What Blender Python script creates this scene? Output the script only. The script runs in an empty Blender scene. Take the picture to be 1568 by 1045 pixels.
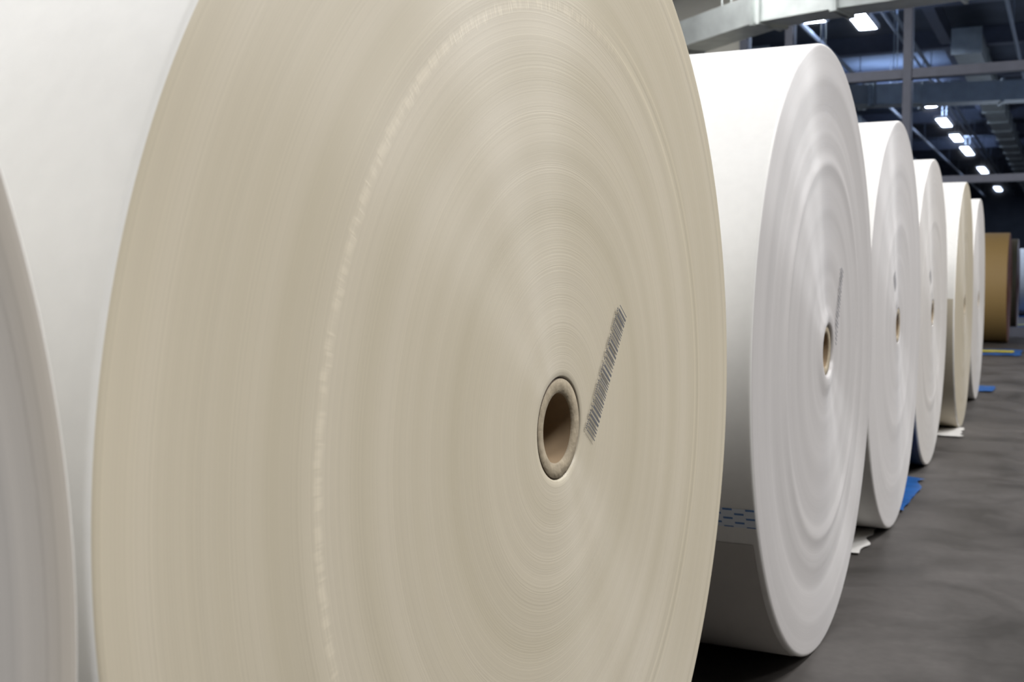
import bpy, bmesh, math, random
from mathutils import Vector, Matrix, noise
sc=bpy.context.scene
try: sc.view_settings.view_transform='Standard'
except Exception: pass
D=1.25; R=D/2; TH=.456
cT,sT=math.cos(TH),math.sin(TH)
# ------------------------------------------------------------------ helpers
def link(o,parent=None):
    bpy.context.collection.objects.link(o)
    if parent: o.parent=parent
    return o
def obj(name,bm,mats,parent=None,smooth=False,loc=(0,0,0),rot=(0,0,0)):
    me=bpy.data.meshes.new(name); bm.normal_update(); bm.to_mesh(me); bm.free()
    for m in mats: me.materials.append(m)
    if smooth:
        for p in me.polygons: p.use_smooth=True
    o=bpy.data.objects.new(name,me); o.location=loc; o.rotation_euler=rot
    return link(o,parent)
def addbox(bm,x0,x1,y0,y1,z0,z1,mi=0):
    vs=[bm.verts.new((x,y,z)) for x in(x0,x1) for y in(y0,y1) for z in(z0,z1)]
    for f in((0,1,3,2),(4,6,7,5),(0,4,5,1),(2,3,7,6),(0,2,6,4),(1,5,7,3)):
        fc=bm.faces.new([vs[i] for i in f]); fc.material_index=mi
    return vs
class NT:
    def __init__(s,name):
        s.m=bpy.data.materials.new(name); s.m.use_nodes=True
        s.t=s.m.node_tree; s.b=s.t.nodes['Principled BSDF']
    def n(s,typ,ins=None,**kw):
        nd=s.t.nodes.new(typ)
        for k,v in kw.items(): setattr(nd,k,v)
        if ins:
            for k,v in ins.items():
                if isinstance(v,bpy.types.NodeSocket): s.t.links.new(v,nd.inputs[k])
                else: nd.inputs[k].default_value=v
        return nd
    def math(s,op,a,b=None,c=None,clamp=False):
        d={0:a}
        if b is not None: d[1]=b
        if c is not None: d[2]=c
        nd=s.n('ShaderNodeMath',d,operation=op); nd.use_clamp=clamp
        return nd.outputs[0]
    def set(s,k,v):
        if isinstance(v,bpy.types.NodeSocket): s.t.links.new(v,s.b.inputs[k])
        else: s.b.inputs[k].default_value=v
    def maprange(s,v,a,b,c,d,smooth=False):
        nd=s.n('ShaderNodeMapRange',{0:v,1:a,2:b,3:c,4:d})
        if smooth: nd.interpolation_type='SMOOTHSTEP'
        return nd.outputs[0]
    def mix(s,f,a,b,bt='MIX'):
        nd=s.n('ShaderNodeMix',data_type='RGBA',blend_type=bt)
        for k,v in((0,f),(6,a),(7,b)):
            if isinstance(v,bpy.types.NodeSocket): s.t.links.new(v,nd.inputs[k])
            else: nd.inputs[k].default_value=v
        return nd.outputs[2]
def L(r,g,b):
    f=lambda c:(c/255/12.92) if c/255<=.04045 else ((c/255+.055)/1.055)**2.4
    return (f(r),f(g),f(b),1)

def simple(name,col,rough=.6,metal=0,noise=0,scale=8,bump=0):
    t=NT(name); t.set('Roughness',rough); t.set('Metallic',metal)
    tc=t.n('ShaderNodeTexCoord')
    ns=t.n('ShaderNodeTexNoise',{'Vector':tc.outputs['Object'],'Scale':scale,'Detail':5})
    f=t.maprange(ns.outputs[0],.3,.7,1-noise,1+noise)
    t.set('Base Color',t.mix(1,(col[0],col[1],col[2],1),f,'MULTIPLY'))
    if bump:
        b=t.n('ShaderNodeBump',{'Height':ns.outputs[0],'Strength':bump,'Distance':.01}); t.set('Normal',b.outputs[0])
    return t.m

def face_mat(name,c1,c2,seed,rope=False,band=.25,fine=.12,aniso=.92,rough=.46,spec=.6,lines=(),bstr=.2):
    """edge of wound paper: concentric layers"""
    t=NT(name)
    tc=t.n('ShaderNodeTexCoord'); sp=t.n('ShaderNodeSeparateXYZ',{0:tc.outputs['Object']})
    y,z=sp.outputs[1],sp.outputs[2]
    y2=t.math('MULTIPLY',y,y); z2=t.math('MULTIPLY',z,z)
    r=t.math('DIVIDE',t.math('SQRT',t.math('ADD',y2,z2)),R)
    dn=t.n('ShaderNodeTexNoise',{'Vector':tc.outputs['Object'],'Scale':2.2,'Detail':1})
    rr=t.math('ADD',r,t.math('MULTIPLY',t.math('SUBTRACT',dn.outputs[0],.5),.008))
    def n1(freq,det,off):
        return t.n('ShaderNodeTexNoise',{'W':t.math('MULTIPLY_ADD',rr,freq,seed+off),'Scale':1.0,'Detail':det,'Roughness':.6},noise_dimensions='1D').outputs[0]
    lo=n1(7,2,0); mi=n1(90,3,31); hi=n1(300,2,77)
    tone=t.maprange(lo,.3,.7,0,1)
    col=t.mix(tone,c1,c2)
    k=t.math('MULTIPLY_ADD',t.math('SUBTRACT',mi,.5),band,1.0)
    k=t.math('MULTIPLY_ADD',t.math('SUBTRACT',hi,.5),fine,k)
    blot=t.n('ShaderNodeTexNoise',{'Vector':tc.outputs['Object'],'Scale':5,'Detail':3})
    k=t.math('MULTIPLY_ADD',t.math('SUBTRACT',blot.outputs[0],.5),.05,k)
    hgt=t.math('MULTIPLY_ADD',hi,.6,t.math('MULTIPLY',mi,.4))
    for (rho,w,a) in lines:
        dd=t.math('ABSOLUTE',t.math('SUBTRACT',rr,rho))
        g=t.maprange(dd,0,w,1,0,True)
        k=t.math('MULTIPLY_ADD',g,a,k)
        hgt=t.math('MULTIPLY_ADD',g,a*4,hgt)
    if rope:
        yo=t.math('SUBTRACT',y,.031*R); zo=t.math('ADD',z,.012*R)
        re=t.math('DIVIDE',t.math('SQRT',t.math('ADD',t.math('MULTIPLY',yo,yo),t.math('MULTIPLY',zo,zo))),R)
        ang=t.math('ARCTAN2',zo,yo)
        aang=t.math('ABSOLUTE',ang)
        an=t.n('ShaderNodeTexNoise',{'W':t.math('MULTIPLY',ang,34),'Scale':1.0,'Detail':4},noise_dimensions='1D').outputs[0]
        wob=t.math('MULTIPLY_ADD',t.math('SUBTRACT',an,.5),.016,re)
        dd=t.math('ABSOLUTE',t.math('SUBTRACT',wob,.700))
        core=t.maprange(dd,.002,.012,1,0,True)
        bl=t.math('ADD',t.math('MULTIPLY',t.math('SINE',t.math('MULTIPLY_ADD',aang,125,t.math('MULTIPLY',an,20))),.5),.5)
        left=t.maprange(t.math('MULTIPLY',t.math('SUBTRACT',t.math('MULTIPLY',z,.25),y),1/R),-.25,.1,0,1,True)
        ropev=t.math('MULTIPLY',core,t.math('MULTIPLY',left,t.math('MULTIPLY_ADD',bl,.65,.35)))
        k=t.math('MULTIPLY_ADD',ropev,.16,k)
        hgt=t.math('MULTIPLY_ADD',ropev,.5,hgt)
        right=t.math('SUBTRACT',1.0,left)
        for rho,w,a in((.705,.009,.11),(.722,.005,-.09),(.735,.006,.09),(.93,.008,-.09),(.945,.006,.07)):
            g=t.maprange(t.math('ABSOLUTE',t.math('SUBTRACT',re,rho)),0,w,1,0,True)
            g=t.math('MULTIPLY',g,right)
            k=t.math('MULTIPLY_ADD',g,a,k); hgt=t.math('MULTIPLY_ADD',g,a*5,hgt)
    vo=t.n('ShaderNodeTexVoronoi',{'Vector':tc.outputs['Object'],'Scale':9})
    s=t.maprange(vo.outputs['Distance'],.012,.018,.55,1)
    k=t.math('MULTIPLY',k,s)
    t.set('Base Color',t.mix(1,col,k,'MULTIPLY'))
    t.set('Roughness',rough); t.set('Anisotropic',aniso); t.set('Anisotropic Rotation',.25); t.set('Specular IOR Level',spec)
    tg=t.n('ShaderNodeTangent',direction_type='RADIAL',axis='X'); t.set('Tangent',tg.outputs[0])
    b=t.n('ShaderNodeBump',{'Height':hgt,'Strength':bstr,'Distance':.001}); t.set('Normal',b.outputs[0])
    return t.m

def body_mat(name,col):
    t=NT(name); tc=t.n('ShaderNodeTexCoord')
    ns=t.n('ShaderNodeTexNoise',{'Vector':tc.outputs['Object'],'Scale':60,'Detail':3})
    mp=t.n('ShaderNodeMapping',{0:tc.outputs['Object'],3:(14,1,1)})
    n2=t.n('ShaderNodeTexNoise',{'Vector':mp.outputs[0],'Scale':2,'Detail':3})
    f=t.math('ADD',t.maprange(ns.outputs[0],.3,.7,.98,1.01),t.maprange(n2.outputs[0],.3,.7,-.012,.01))
    t.set('Base Color',t.mix(1,col,f,'MULTIPLY')); t.set('Roughness',.6)
    b=t.n('ShaderNodeBump',{'Height':n2.outputs[0],'Strength':.08,'Distance':.003}); t.set('Normal',b.outputs[0])
    return t.m
M_body=body_mat('white_wrapper_paper',L(230,228,223))
M_kraftb=body_mat('kraft_wrapper',L(156,128,78))
M_card=simple('core_cardboard',L(160,147,124),.8,noise=.14,scale=60,bump=.3)
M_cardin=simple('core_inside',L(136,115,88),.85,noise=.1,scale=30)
M_gap=simple('core_gap',L(78,66,54),.9)
M_ink=simple('printed_ink',L(94,94,96),.8)
M_ink2=simple('printed_ink_pale',L(100,100,108),.8)

# ------------------------------------------------------------------ paper rolls
def roll(name,d,l,dy,mats,seed,Lg=1.62,relief=.0012,rings=90,bumps=(),barcode=None,ink=None):
    x=D*(-sT*d+cT*l); y=D*(cT*d+sT*l)
    rnd=random.Random(seed)
    prof=[]
    rc_out=.0535; rc_in=.0365
    prof.append((-.55,rc_in,2)); prof.append((-.25,rc_in,2)); prof.append((-.004,rc_in,2)); prof.append((-.0015,rc_in+.0015,1))
    prof.append((-.001,rc_out-.0016,1)); prof.append((-.003,rc_out-.0008,3)); prof.append((-.007,rc_out-.0004,3)); prof.append((-.007,rc_out,3))
    prof.append((-.0012,rc_out+.0003,0))
    a=0; N=rings; r0=rc_out+.002; r1=R-.007
    offs=[]
    for i in range(N+1):
        a=a*.8+rnd.uniform(-1,1)*relief*.5
        offs.append(a)
    for i in range(N+1):
        r=r0+(r1-r0)*i/N; o=offs[i]
        for (rho,w,h) in bumps:
            q=(r/R-rho)/w
            o+=h*math.exp(-q*q)
        prof.append((o,r,0))
    e=prof[-1][0]
    for k in range(1,6):
        an=k/5*math.pi/2
        prof.append((e*(1-k/5)-.006*(1-math.cos(an)),r1+.007*math.sin(an)*.999,0 if k<3 else 4))
    for xx in(-.012,-.05,-.3,-.8,-1.3,-Lg+.01): prof.append((xx,R,4))
    prof.append((-Lg,R-.008,5)); prof.append((-Lg,.06,5)); prof.append((-Lg+.5,.045,5))
    bm=bmesh.new(); SEG=288; ringsv=[]
    for (px,pr,_) in prof:
        ringsv.append([bm.verts.new((px,pr*math.cos(2*math.pi*s/SEG),pr*math.sin(2*math.pi*s/SEG))) for s in range(SEG)])
    for i in range(len(prof)-1):
        m=prof[i+1][2]
        for s in range(SEG):
            s2=(s+1)%SEG
            f=bm.faces.new((ringsv[i][s],ringsv[i+1][s],ringsv[i+1][s2],ringsv[i][s2])); f.material_index=m; f.smooth=True
    bmesh.ops.recalc_face_normals(bm,faces=bm.faces)
    fm,bmm=mats
    o=obj(name,bm,[fm,M_card,M_cardin,M_gap,bmm,fm],None,False,(x,y,R),(0,0,-dy))
    for barc in (barcode or []):
        c0,z0,angd,leng,wid,kind=barc
        bb=bmesh.new(); an=math.radians(angd); ux,uz=math.cos(an),math.sin(an); vx,vz=-uz,ux
        def q(u0,u1,v0,v1):
            pts=[(c0+ux*u+vx*v,z0+uz*u+vz*v) for u,v in((u0,v0),(u1,v0),(u1,v1),(u0,v1))]
            bb.faces.new([bb.verts.new((.0026,p[0],p[1])) for p in pts])
        u=0; rb=random.Random(seed+3)
        if kind=='bar':
            while u<leng:
                w=rb.choice([.0014,.0014,.0020,.0032])
                q(u,min(u+w,leng),0,wid*.84)
                u+=w+rb.choice([.0016,.0022,.0032])
            u=0
            while u<leng*.95:
                w=rb.uniform(.0012,.0022); q(u,u+w,wid*.9,wid); u+=w+rb.choice([.001,.001,.004])
        else:
            while u<leng:
                w=rb.uniform(.003,.006)
                for kk in range(3):
                    if rb.random()<.8: q(u,u+w,wid*kk/3,wid*kk/3+wid*.12)
                q(u,u+.0015,0,wid*.8)
                if rb.random()<.6: q(u+w-.0015,u+w,0,wid*.8)
                u+=w+.005
        obj('barcode_print',bb,[ink or M_ink],o)
    return o

fA=face_mat('face_beige',L(196,186,163),L(206,196,175),3.1,rope=True,band=.05,fine=.12,spec=.48,lines=((.30,.003,.03),(.52,.004,.02),(.86,.006,-.03),(.955,.004,.03)))
fZ=face_mat('face_grey_beige',L(178,168,152),L(172,172,174),9.4,band=.16,fine=.2,lines=((.9,.01,-.05),(.82,.008,.04)))
fB=face_mat('face_white',L(190,186,183),L(200,196,193),5.2,band=.04,fine=.07,spec=.9,lines=((.62,.006,.04),(.8,.006,.03)))
fC=face_mat('face_white_b',L(197,193,190),L(205,201,198),15.7,band=.03,fine=.05,spec=.8)
fD=face_mat('face_white_c',L(198,193,187),L(206,201,195),25.9,band=.03,fine=.05,spec=.8)
fE=face_mat('face_cream',L(180,170,148),L(190,180,160),41.3,band=.04,fine=.05)
fK=face_mat('face_kraft',L(110,62,46),L(130,80,54),52,band=.1,fine=.1)
A=roll('paper_roll',.9330,.0399,.0102,(fA,M_body),11,relief=.0003,bumps=((.70,.01,.0008),),barcode=[(.0876,-.025,54.3,.166,.031,'bar')])
Z=roll('paper_roll',-.0361,-.3826,.0081,(fZ,M_body),12,relief=.002)
B=roll('paper_roll',1.8864,.5265,-.0001,(fB,M_body),13,relief=.0005,bumps=((.11,.035,.005),(.62,.025,.0035),(.78,.05,-.003),(.9,.04,.002)),barcode=[(.077+.02,.005,66,.17,.034,'txt')],ink=M_ink2)
C=roll('paper_roll',2.7983,.9579,-.0061,(fC,M_body),14,relief=.0005,bumps=((.5,.05,.003),(.8,.05,.002)),barcode=[(-.14,.15,-52,.06,.035,'bar'),(-.07,.07,-52,.09,.02,'txt')],ink=M_ink2)
Dd=roll('paper_roll',3.7131,1.3839,.0002,(fD,M_body),15,relief=.0005,bumps=((.6,.04,.003),),barcode=[(-.16,.16,-52,.06,.035,'bar'),(-.09,.08,-52,.09,.02,'txt')],ink=M_ink2)
E=roll('paper_roll',4.6268,1.8549,-.0070,(fE,M_body),16,relief=.0005)
F=roll('paper_roll',5.6570,2.3368,-.0051,(fD,M_body),17,relief=.0005)
K=roll('kraft_paper_roll',10.32,4.54,0,(fK,M_kraftb),18)

def strip_on(parent,name,phi0,phi1,x0,x1,mat,off=.0008,n=6):
    bm=bmesh.new(); rows=[]
    for i in range(n+1):
        p=math.radians(phi0+(phi1-phi0)*i/n); rr=R+off
        rows.append([bm.verts.new((x,rr*math.cos(p),rr*math.sin(p))) for x in(x0,x1)])
    for i in range(n): bm.faces.new((rows[i][0],rows[i][1],rows[i+1][1],rows[i+1][0]))
    return obj(name,bm,[mat],parent,True)
t=NT('tape_white_blue'); tc=t.n('ShaderNodeTexCoord'); sp=t.n('ShaderNodeSeparateXYZ',{0:tc.outputs['Object']})
zx=t.math('MULTIPLY',sp.outputs[2],125.); row=t.math('FLOOR',zx)
fx=t.math('FRACT',t.math('ADD',t.math('MULTIPLY',sp.outputs[0],26),t.math('MULTIPLY',row,.5)))
fz=t.math('FRACT',zx)
dash=t.math('MULTIPLY',t.math('LESS_THAN',fx,.42),t.math('LESS_THAN',fz,.45))
t.set('Base Color',t.mix(dash,L(218,224,232),L(96,132,182))); t.set('Roughness',.35); M_tape=t.m
strip_on(B,'patterned_tape',201.4,204.8,-.9,-.004,M_tape)
M_seam_shade=simple('wrapper_overlap_shade',L(188,184,178),.6,noise=.03)  # overlap of the white wrapper, greyed to paint in shade low on the roll
strip_on(B,'wrapper_overlap_shade',208,250,-1.6,-.012,M_seam_shade,.0012,20)
M_navy=simple('blue_wrapper_band',L(30,58,98),.4,noise=.1)
strip_on(Dd,'blue_wrapper_band',208,262,-.4,-.008,M_navy,.001,24)
M_creamp=simple('cream_inner_wrap',L(188,179,160),.6,noise=.03)
strip_on(E,'loose_wrapper_lower',176,262,-.5,-.008,M_creamp,.001,30)

# ------------------------------------------------------------------ loose stuff at floor
def sheet(name,x0,x1,y0,y1,mat,seed,amp=.008,nx=30,ny=16,rag=.03,z=.004,parent=None):
    bm=bmesh.new(); g=[]
    for i in range(nx+1):
        rowv=[]
        for j in range(ny+1):
            u,v=i/nx,j/ny
            x=x0+(x1-x0)*u; y=y0+(y1-y0)*v
            if i==nx: x+=noise.noise((v*4,seed,0))*rag
            if j==ny: y+=noise.noise((u*4,seed,3))*rag
            if j==0: y+=noise.noise((u*4,seed,7))*rag
            h=z+amp*(.5+.5*noise.noise((x*9,y*9,seed)))
            rowv.append(bm.verts.new((x,y,h)))
        g.append(rowv)
    for i in range(nx):
        for j in range(ny): bm.faces.new((g[i][j],g[i+1][j],g[i+1][j+1],g[i][j+1]))
    o=obj(name,bm,[mat],None,True)
    if parent:
        o.parent=parent
        mw=Matrix.Translation(parent.location)@Matrix.Rotation(parent.rotation_euler[2],4,'Z')
        o.matrix_parent_inverse=mw.inverted()
    return o
M_blue=simple('blue_film',L(28,84,148),.4,noise=.3,scale=14,bump=.4)
M_white=simple('loose_paper',L(200,197,192),.7,noise=.05)
M_yel=simple('yellow_film',L(190,178,50),.5,noise=.1)
sheet('wrapper_tail',-1.6,-.50,3.22,3.55,M_white,2,.006,parent=C)
sheet('wrapper_tail',-1.6,-.44,5.75,6.10,M_white,5,.006,parent=E)
sheet('blue_plastic_film',-1.5,-.46,3.86,4.50,M_blue,8,.01)
sheet('blue_plastic_film',-.85,-.42,8.05,8.45,M_blue,9,.01)
sheet('blue_plastic_film',-1.0,-.38,11.7,12.6,M_blue,12,.01)
sheet('yellow_plastic_film',-.75,-.45,12.0,12.3,M_yel,13,.004,z=.016)

# ------------------------------------------------------------------ room shell
X0,X1,Y0,Y1,H=-10,6.5,-36,15.3,5.7
t=NT('concrete_floor'); tc=t.n('ShaderNodeTexCoord')
n1=t.n('ShaderNodeTexNoise',{'Vector':tc.outputs['Object'],'Scale':2.2,'Detail':6,'Roughness':.65,'Distortion':.8})
n2=t.n('ShaderNodeTexNoise',{'Vector':tc.outputs['Object'],'Scale':40,'Detail':4})
cr=t.mix(t.maprange(n1.outputs[0],.35,.65,0,1),L(58,55,52),L(84,80,77))
cr=t.mix(1,cr,t.maprange(n2.outputs[0],.3,.7,.9,1.08),'MULTIPLY')
t.set('Base Color',cr); t.set('Roughness',t.maprange(n1.outputs[0],.3,.7,.42,.6)); t.set('Specular IOR Level',.3); M_floor=t.m
bm=bmesh.new(); addbox(bm,X0,X1,Y0,Y1,-.1,0); obj('floor',bm,[M_floor])
M_wall=simple('cream_wall',L(222,219,205),.8,noise=.03,scale=2)
M_dark=simple('dark_steel',L(112,115,128),.5,noise=.08)
M_ceil=simple('ceiling_concrete',L(98,104,114),.8,noise=.2,scale=1.2)
M_wallr=simple('grey_wall',L(120,118,114),.8,noise=.04,scale=2)
bm=bmesh.new(); addbox(bm,X0,X1,Y0,Y1,H,H+.1); obj('ceiling',bm,[M_ceil])
bm=bmesh.new(); addbox(bm,X0-.1,X0,Y0,Y1,0,H); obj('wall_left',bm,[M_wallr])
bm=bmesh.new(); addbox(bm,X1,X1+.1,Y0,Y1,0,H); obj('wall_right',bm,[M_wallr])
bm=bmesh.new(); addbox(bm,X0,X1,Y0-.1,Y0,0,H); obj('wall_back',bm,[M_ceil])
bm=bmesh.new(); addbox(bm,X0,-4.05,Y1,Y1+.2,0,H); obj('wall_end',bm,[M_wall])
t=NT('night_glass'); t.set('Base Color',(.003,.005,.012,1)); t.set('Roughness',.04)
gl=t.n('ShaderNodeBsdfGlossy',{'Color':(.60,.72,.95,1),'Roughness':.012})
mx=t.n('ShaderNodeMixShader',{0:.75})
out=[n for n in t.t.nodes if n.type=='OUTPUT_MATERIAL'][0]
t.t.links.new(t.b.outputs[0],mx.inputs[1]); t.t.links.new(gl.outputs[0],mx.inputs[2]); t.t.links.new(mx.outputs[0],out.inputs[0]); M_glass=t.m
bm=bmesh.new(); addbox(bm,-4.05,X1,Y1+.06,Y1+.1,0,H,0)
for mxx in [-4.0,-3.39,-1.89,1.1,2.6,4.1,5.6]:
    addbox(bm,mxx-.05,mxx+.05,Y1-.06,Y1+.12,0,H,1)
for zz,hh in((.06,.06),(1.97,.045),(3.33,.06),(5.2,.07)):
    addbox(bm,-4.05,X1,Y1-.03,Y1+.12,zz-hh,zz+hh,1)
obj('window_1',bm,[M_glass,M_dark])

bm=bmesh.new()
for yb in range(-34,15,4): addbox(bm,X0,X1,yb-.15,yb+.15,H-.35,H+.02)
for xb in(-6.6,-2.3,.6): addbox(bm,xb-.1,xb+.1,Y0,Y1,H-.3,H+.02)
obj('ceiling_beam',bm,[M_dark])
# sprinkler / conduit pipes under the ceiling
bm=bmesh.new()
for (px,pz,pr) in((-2.6,4.95,.035),(-2.75,4.95,.025),(-4.0,4.85,.04),(-.9,4.8,.03)):
    seg=10
    a=[bm.verts.new((px+pr*math.cos(2*math.pi*s/seg),Y0+1,pz+pr*math.sin(2*math.pi*s/seg))) for s in range(seg)]
    b=[bm.verts.new((px+pr*math.cos(2*math.pi*s/seg),Y1-.5,pz+pr*math.sin(2*math.pi*s/seg))) for s in range(seg)]
    for s in range(seg): bm.faces.new((a[s],a[(s+1)%seg],b[(s+1)%seg],b[s]))
    for yy in range(-34,15,4): addbox(bm,px-.008,px+.008,yy-.008,yy+.008,pz,H-.3)
M_pipe=simple('pipe_paint',L(170,178,190),.4,noise=.05)
obj('ceiling_pipe',bm,[M_pipe],None,False)
M_duct=simple('galvanised_steel',L(212,217,213),.38,metal=.5,noise=.12,scale=5)
def duct(name,pts,w,h,zb,flange=1.0):
    bm=bmesh.new(); P=[Vector((p[0],p[1],0)) for p in pts]; rings=[]
    for i,p in enumerate(P):
        if i==0: dirv=(P[1]-P[0]).normalized()
        elif i==len(P)-1: dirv=(P[-1]-P[-2]).normalized()
        else: dirv=((P[i+1]-p).normalized()+(p-P[i-1]).normalized()).normalized()
        nrm=Vector((-dirv.y,dirv.x,0))
        rings.append([bm.verts.new((p.x+nrm.x*s*w/2,p.y+nrm.y*s*w/2,zb+k*h)) for s,k in((-1,0),(1,0),(1,1),(-1,1))])
    for i in range(len(P)-1):
        for k in range(4):
            bm.faces.new((rings[i][k],rings[i+1][k],rings[i+1][(k+1)%4],rings[i][(k+1)%4]))
    bm.faces.new(rings[0]); bm.faces.new(list(reversed(rings[-1])))
    for i in range(len(P)-1):
        seg=P[i+1]-P[i]; n=max(1,int(seg.length/flange)); dv=seg.normalized(); nv=Vector((-dv.y,dv.x,0))
        for k in range(n+1):
            c=P[i]+seg*(k/n); e=.03
            vs=[]
            for da in(-.018,.018):
                for s,kk in((-1,0),(1,0),(1,1),(-1,1)):
                    q=c+dv*da+nv*(s*(w/2+e)); vs.append(bm.verts.new((q.x,q.y,zb-e+kk*(h+2*e))))
            for k2 in range(4): bm.faces.new((vs[k2],vs[(k2+1)%4],vs[4+(k2+1)%4],vs[4+k2]))
            bm.faces.new(vs[:4]); bm.faces.new(list(reversed(vs[4:])))
    for i in range(len(P)-1):
        c=(P[i]+P[i+1])/2
        for s in(-1,1): addbox(bm,c.x-.006,c.x+.006,c.y+s*w*.45-.006,c.y+s*w*.45+.006,zb+h*.9,H)
    bmesh.ops.recalc_face_normals(bm,faces=bm.faces)
    return obj(name,bm,[M_duct])
duct('ventilation_duct',[(-4.1,13.1),(-2.9,12.1),(-2.1,11.85),(3.5,10.9)],.42,.30,3.42)
duct('ventilation_duct',[(-5.4,9.5),(-5.4,-30)],.6,.5,4.5,2)
duct('ventilation_duct',[(-1.7,9),(-1.7,-30)],.45,.4,4.7,2)
duct('ventilation_duct',[(-.4,7),(-.4,-30)],.3,.3,4.9,1.5)

# ------------------------------------------------------------------ luminaires
M_house=simple('luminaire_housing',L(225,225,225),.5)
def area(x,y,z,sx,sy,p,col,parent,up=False):
    ld=bpy.data.lights.new('tube_or_fill','AREA'); ld.shape='RECTANGLE'; ld.size=sx; ld.size_y=sy; ld.energy=p; ld.color=col
    lo=bpy.data.objects.new('tube_or_fill',ld); lo.location=(x,y,z)
    if up: lo.rotation_euler=(math.pi,0,0)
    link(lo,parent)      # housing origin is at the world origin
def lum(x,y,z=5.0,power=60,ln=1.5,col=(.985,.985,1),wd=.09,up=0,cross=False):
    bm=bmesh.new()
    a,b=(ln,wd) if cross else (wd,ln)
    addbox(bm,x-a/2-.05,x+a/2+.05,y-b/2-.05,y+b/2+.05,z+.02,z+.09)
    for s in(-1,1):
        if cross: addbox(bm,x+s*ln*.3-.01,x+s*ln*.3+.01,y-.01,y+.01,z+.08,H)
        else: addbox(bm,x-.01,x+.01,y+s*ln*.3-.01,y+s*ln*.3+.01,z+.08,H)
    h=obj('fluorescent_luminaire_or_fill',bm,[M_house])
    area(x,y,z+.01,a,b,power,col,h)
    if up: area(x,y,z+.10,a,b,up,(.70,.82,1),h,True)  # added bluish uplight, no real tube: brightens the ceiling mirrored in the glass
for y in(11.1,.9,-3.3,-7.3,-11.5,-19.6,-31): lum(-3.2,y,power=130 if y>0 else 60,ln=1.8 if y>-8 else 2.8,wd=.28 if y>10 else .26,up=80 if y in(11.1,-3.3,-11.5) else 0)
lum(-4.15,11.2,power=25,ln=.8,wd=.14,cross=True)
lum(-3.8,2.4,z=5.05,power=32,ln=2.0,wd=1.9,col=(.74,.84,1),up=70)  # added blue glow panel, standing in for a bright patch mirrored in the glass
for y in(9.5,5,1): lum(2.2,y,power=225,ln=2.4,wd=.16)
for y in(7.5,2): lum(5.2,y,power=155,ln=2.4,wd=.16)
for y in(7.5,1): lum(-7.5,y,power=110,ln=2.4,wd=.16)
w=bpy.data.worlds.new('w'); sc.world=w; w.use_nodes=True; w.node_tree.nodes['Background'].inputs[0].default_value=(.01,.014,.025,1)

# ------------------------------------------------------------------ camera
ca=bpy.data.cameras.new('camera'); ca.lens=1729.2/1568*36; ca.sensor_width=36
co=bpy.data.objects.new('camera',ca); co.location=(0,0,.6287*D); co.rotation_euler=(math.pi/2-.05971,0,TH); link(co)
ca.dof.use_dof=True; ca.dof.focus_distance=1.25; ca.dof.aperture_fstop=11
ca.clip_start=.02
sc.camera=co
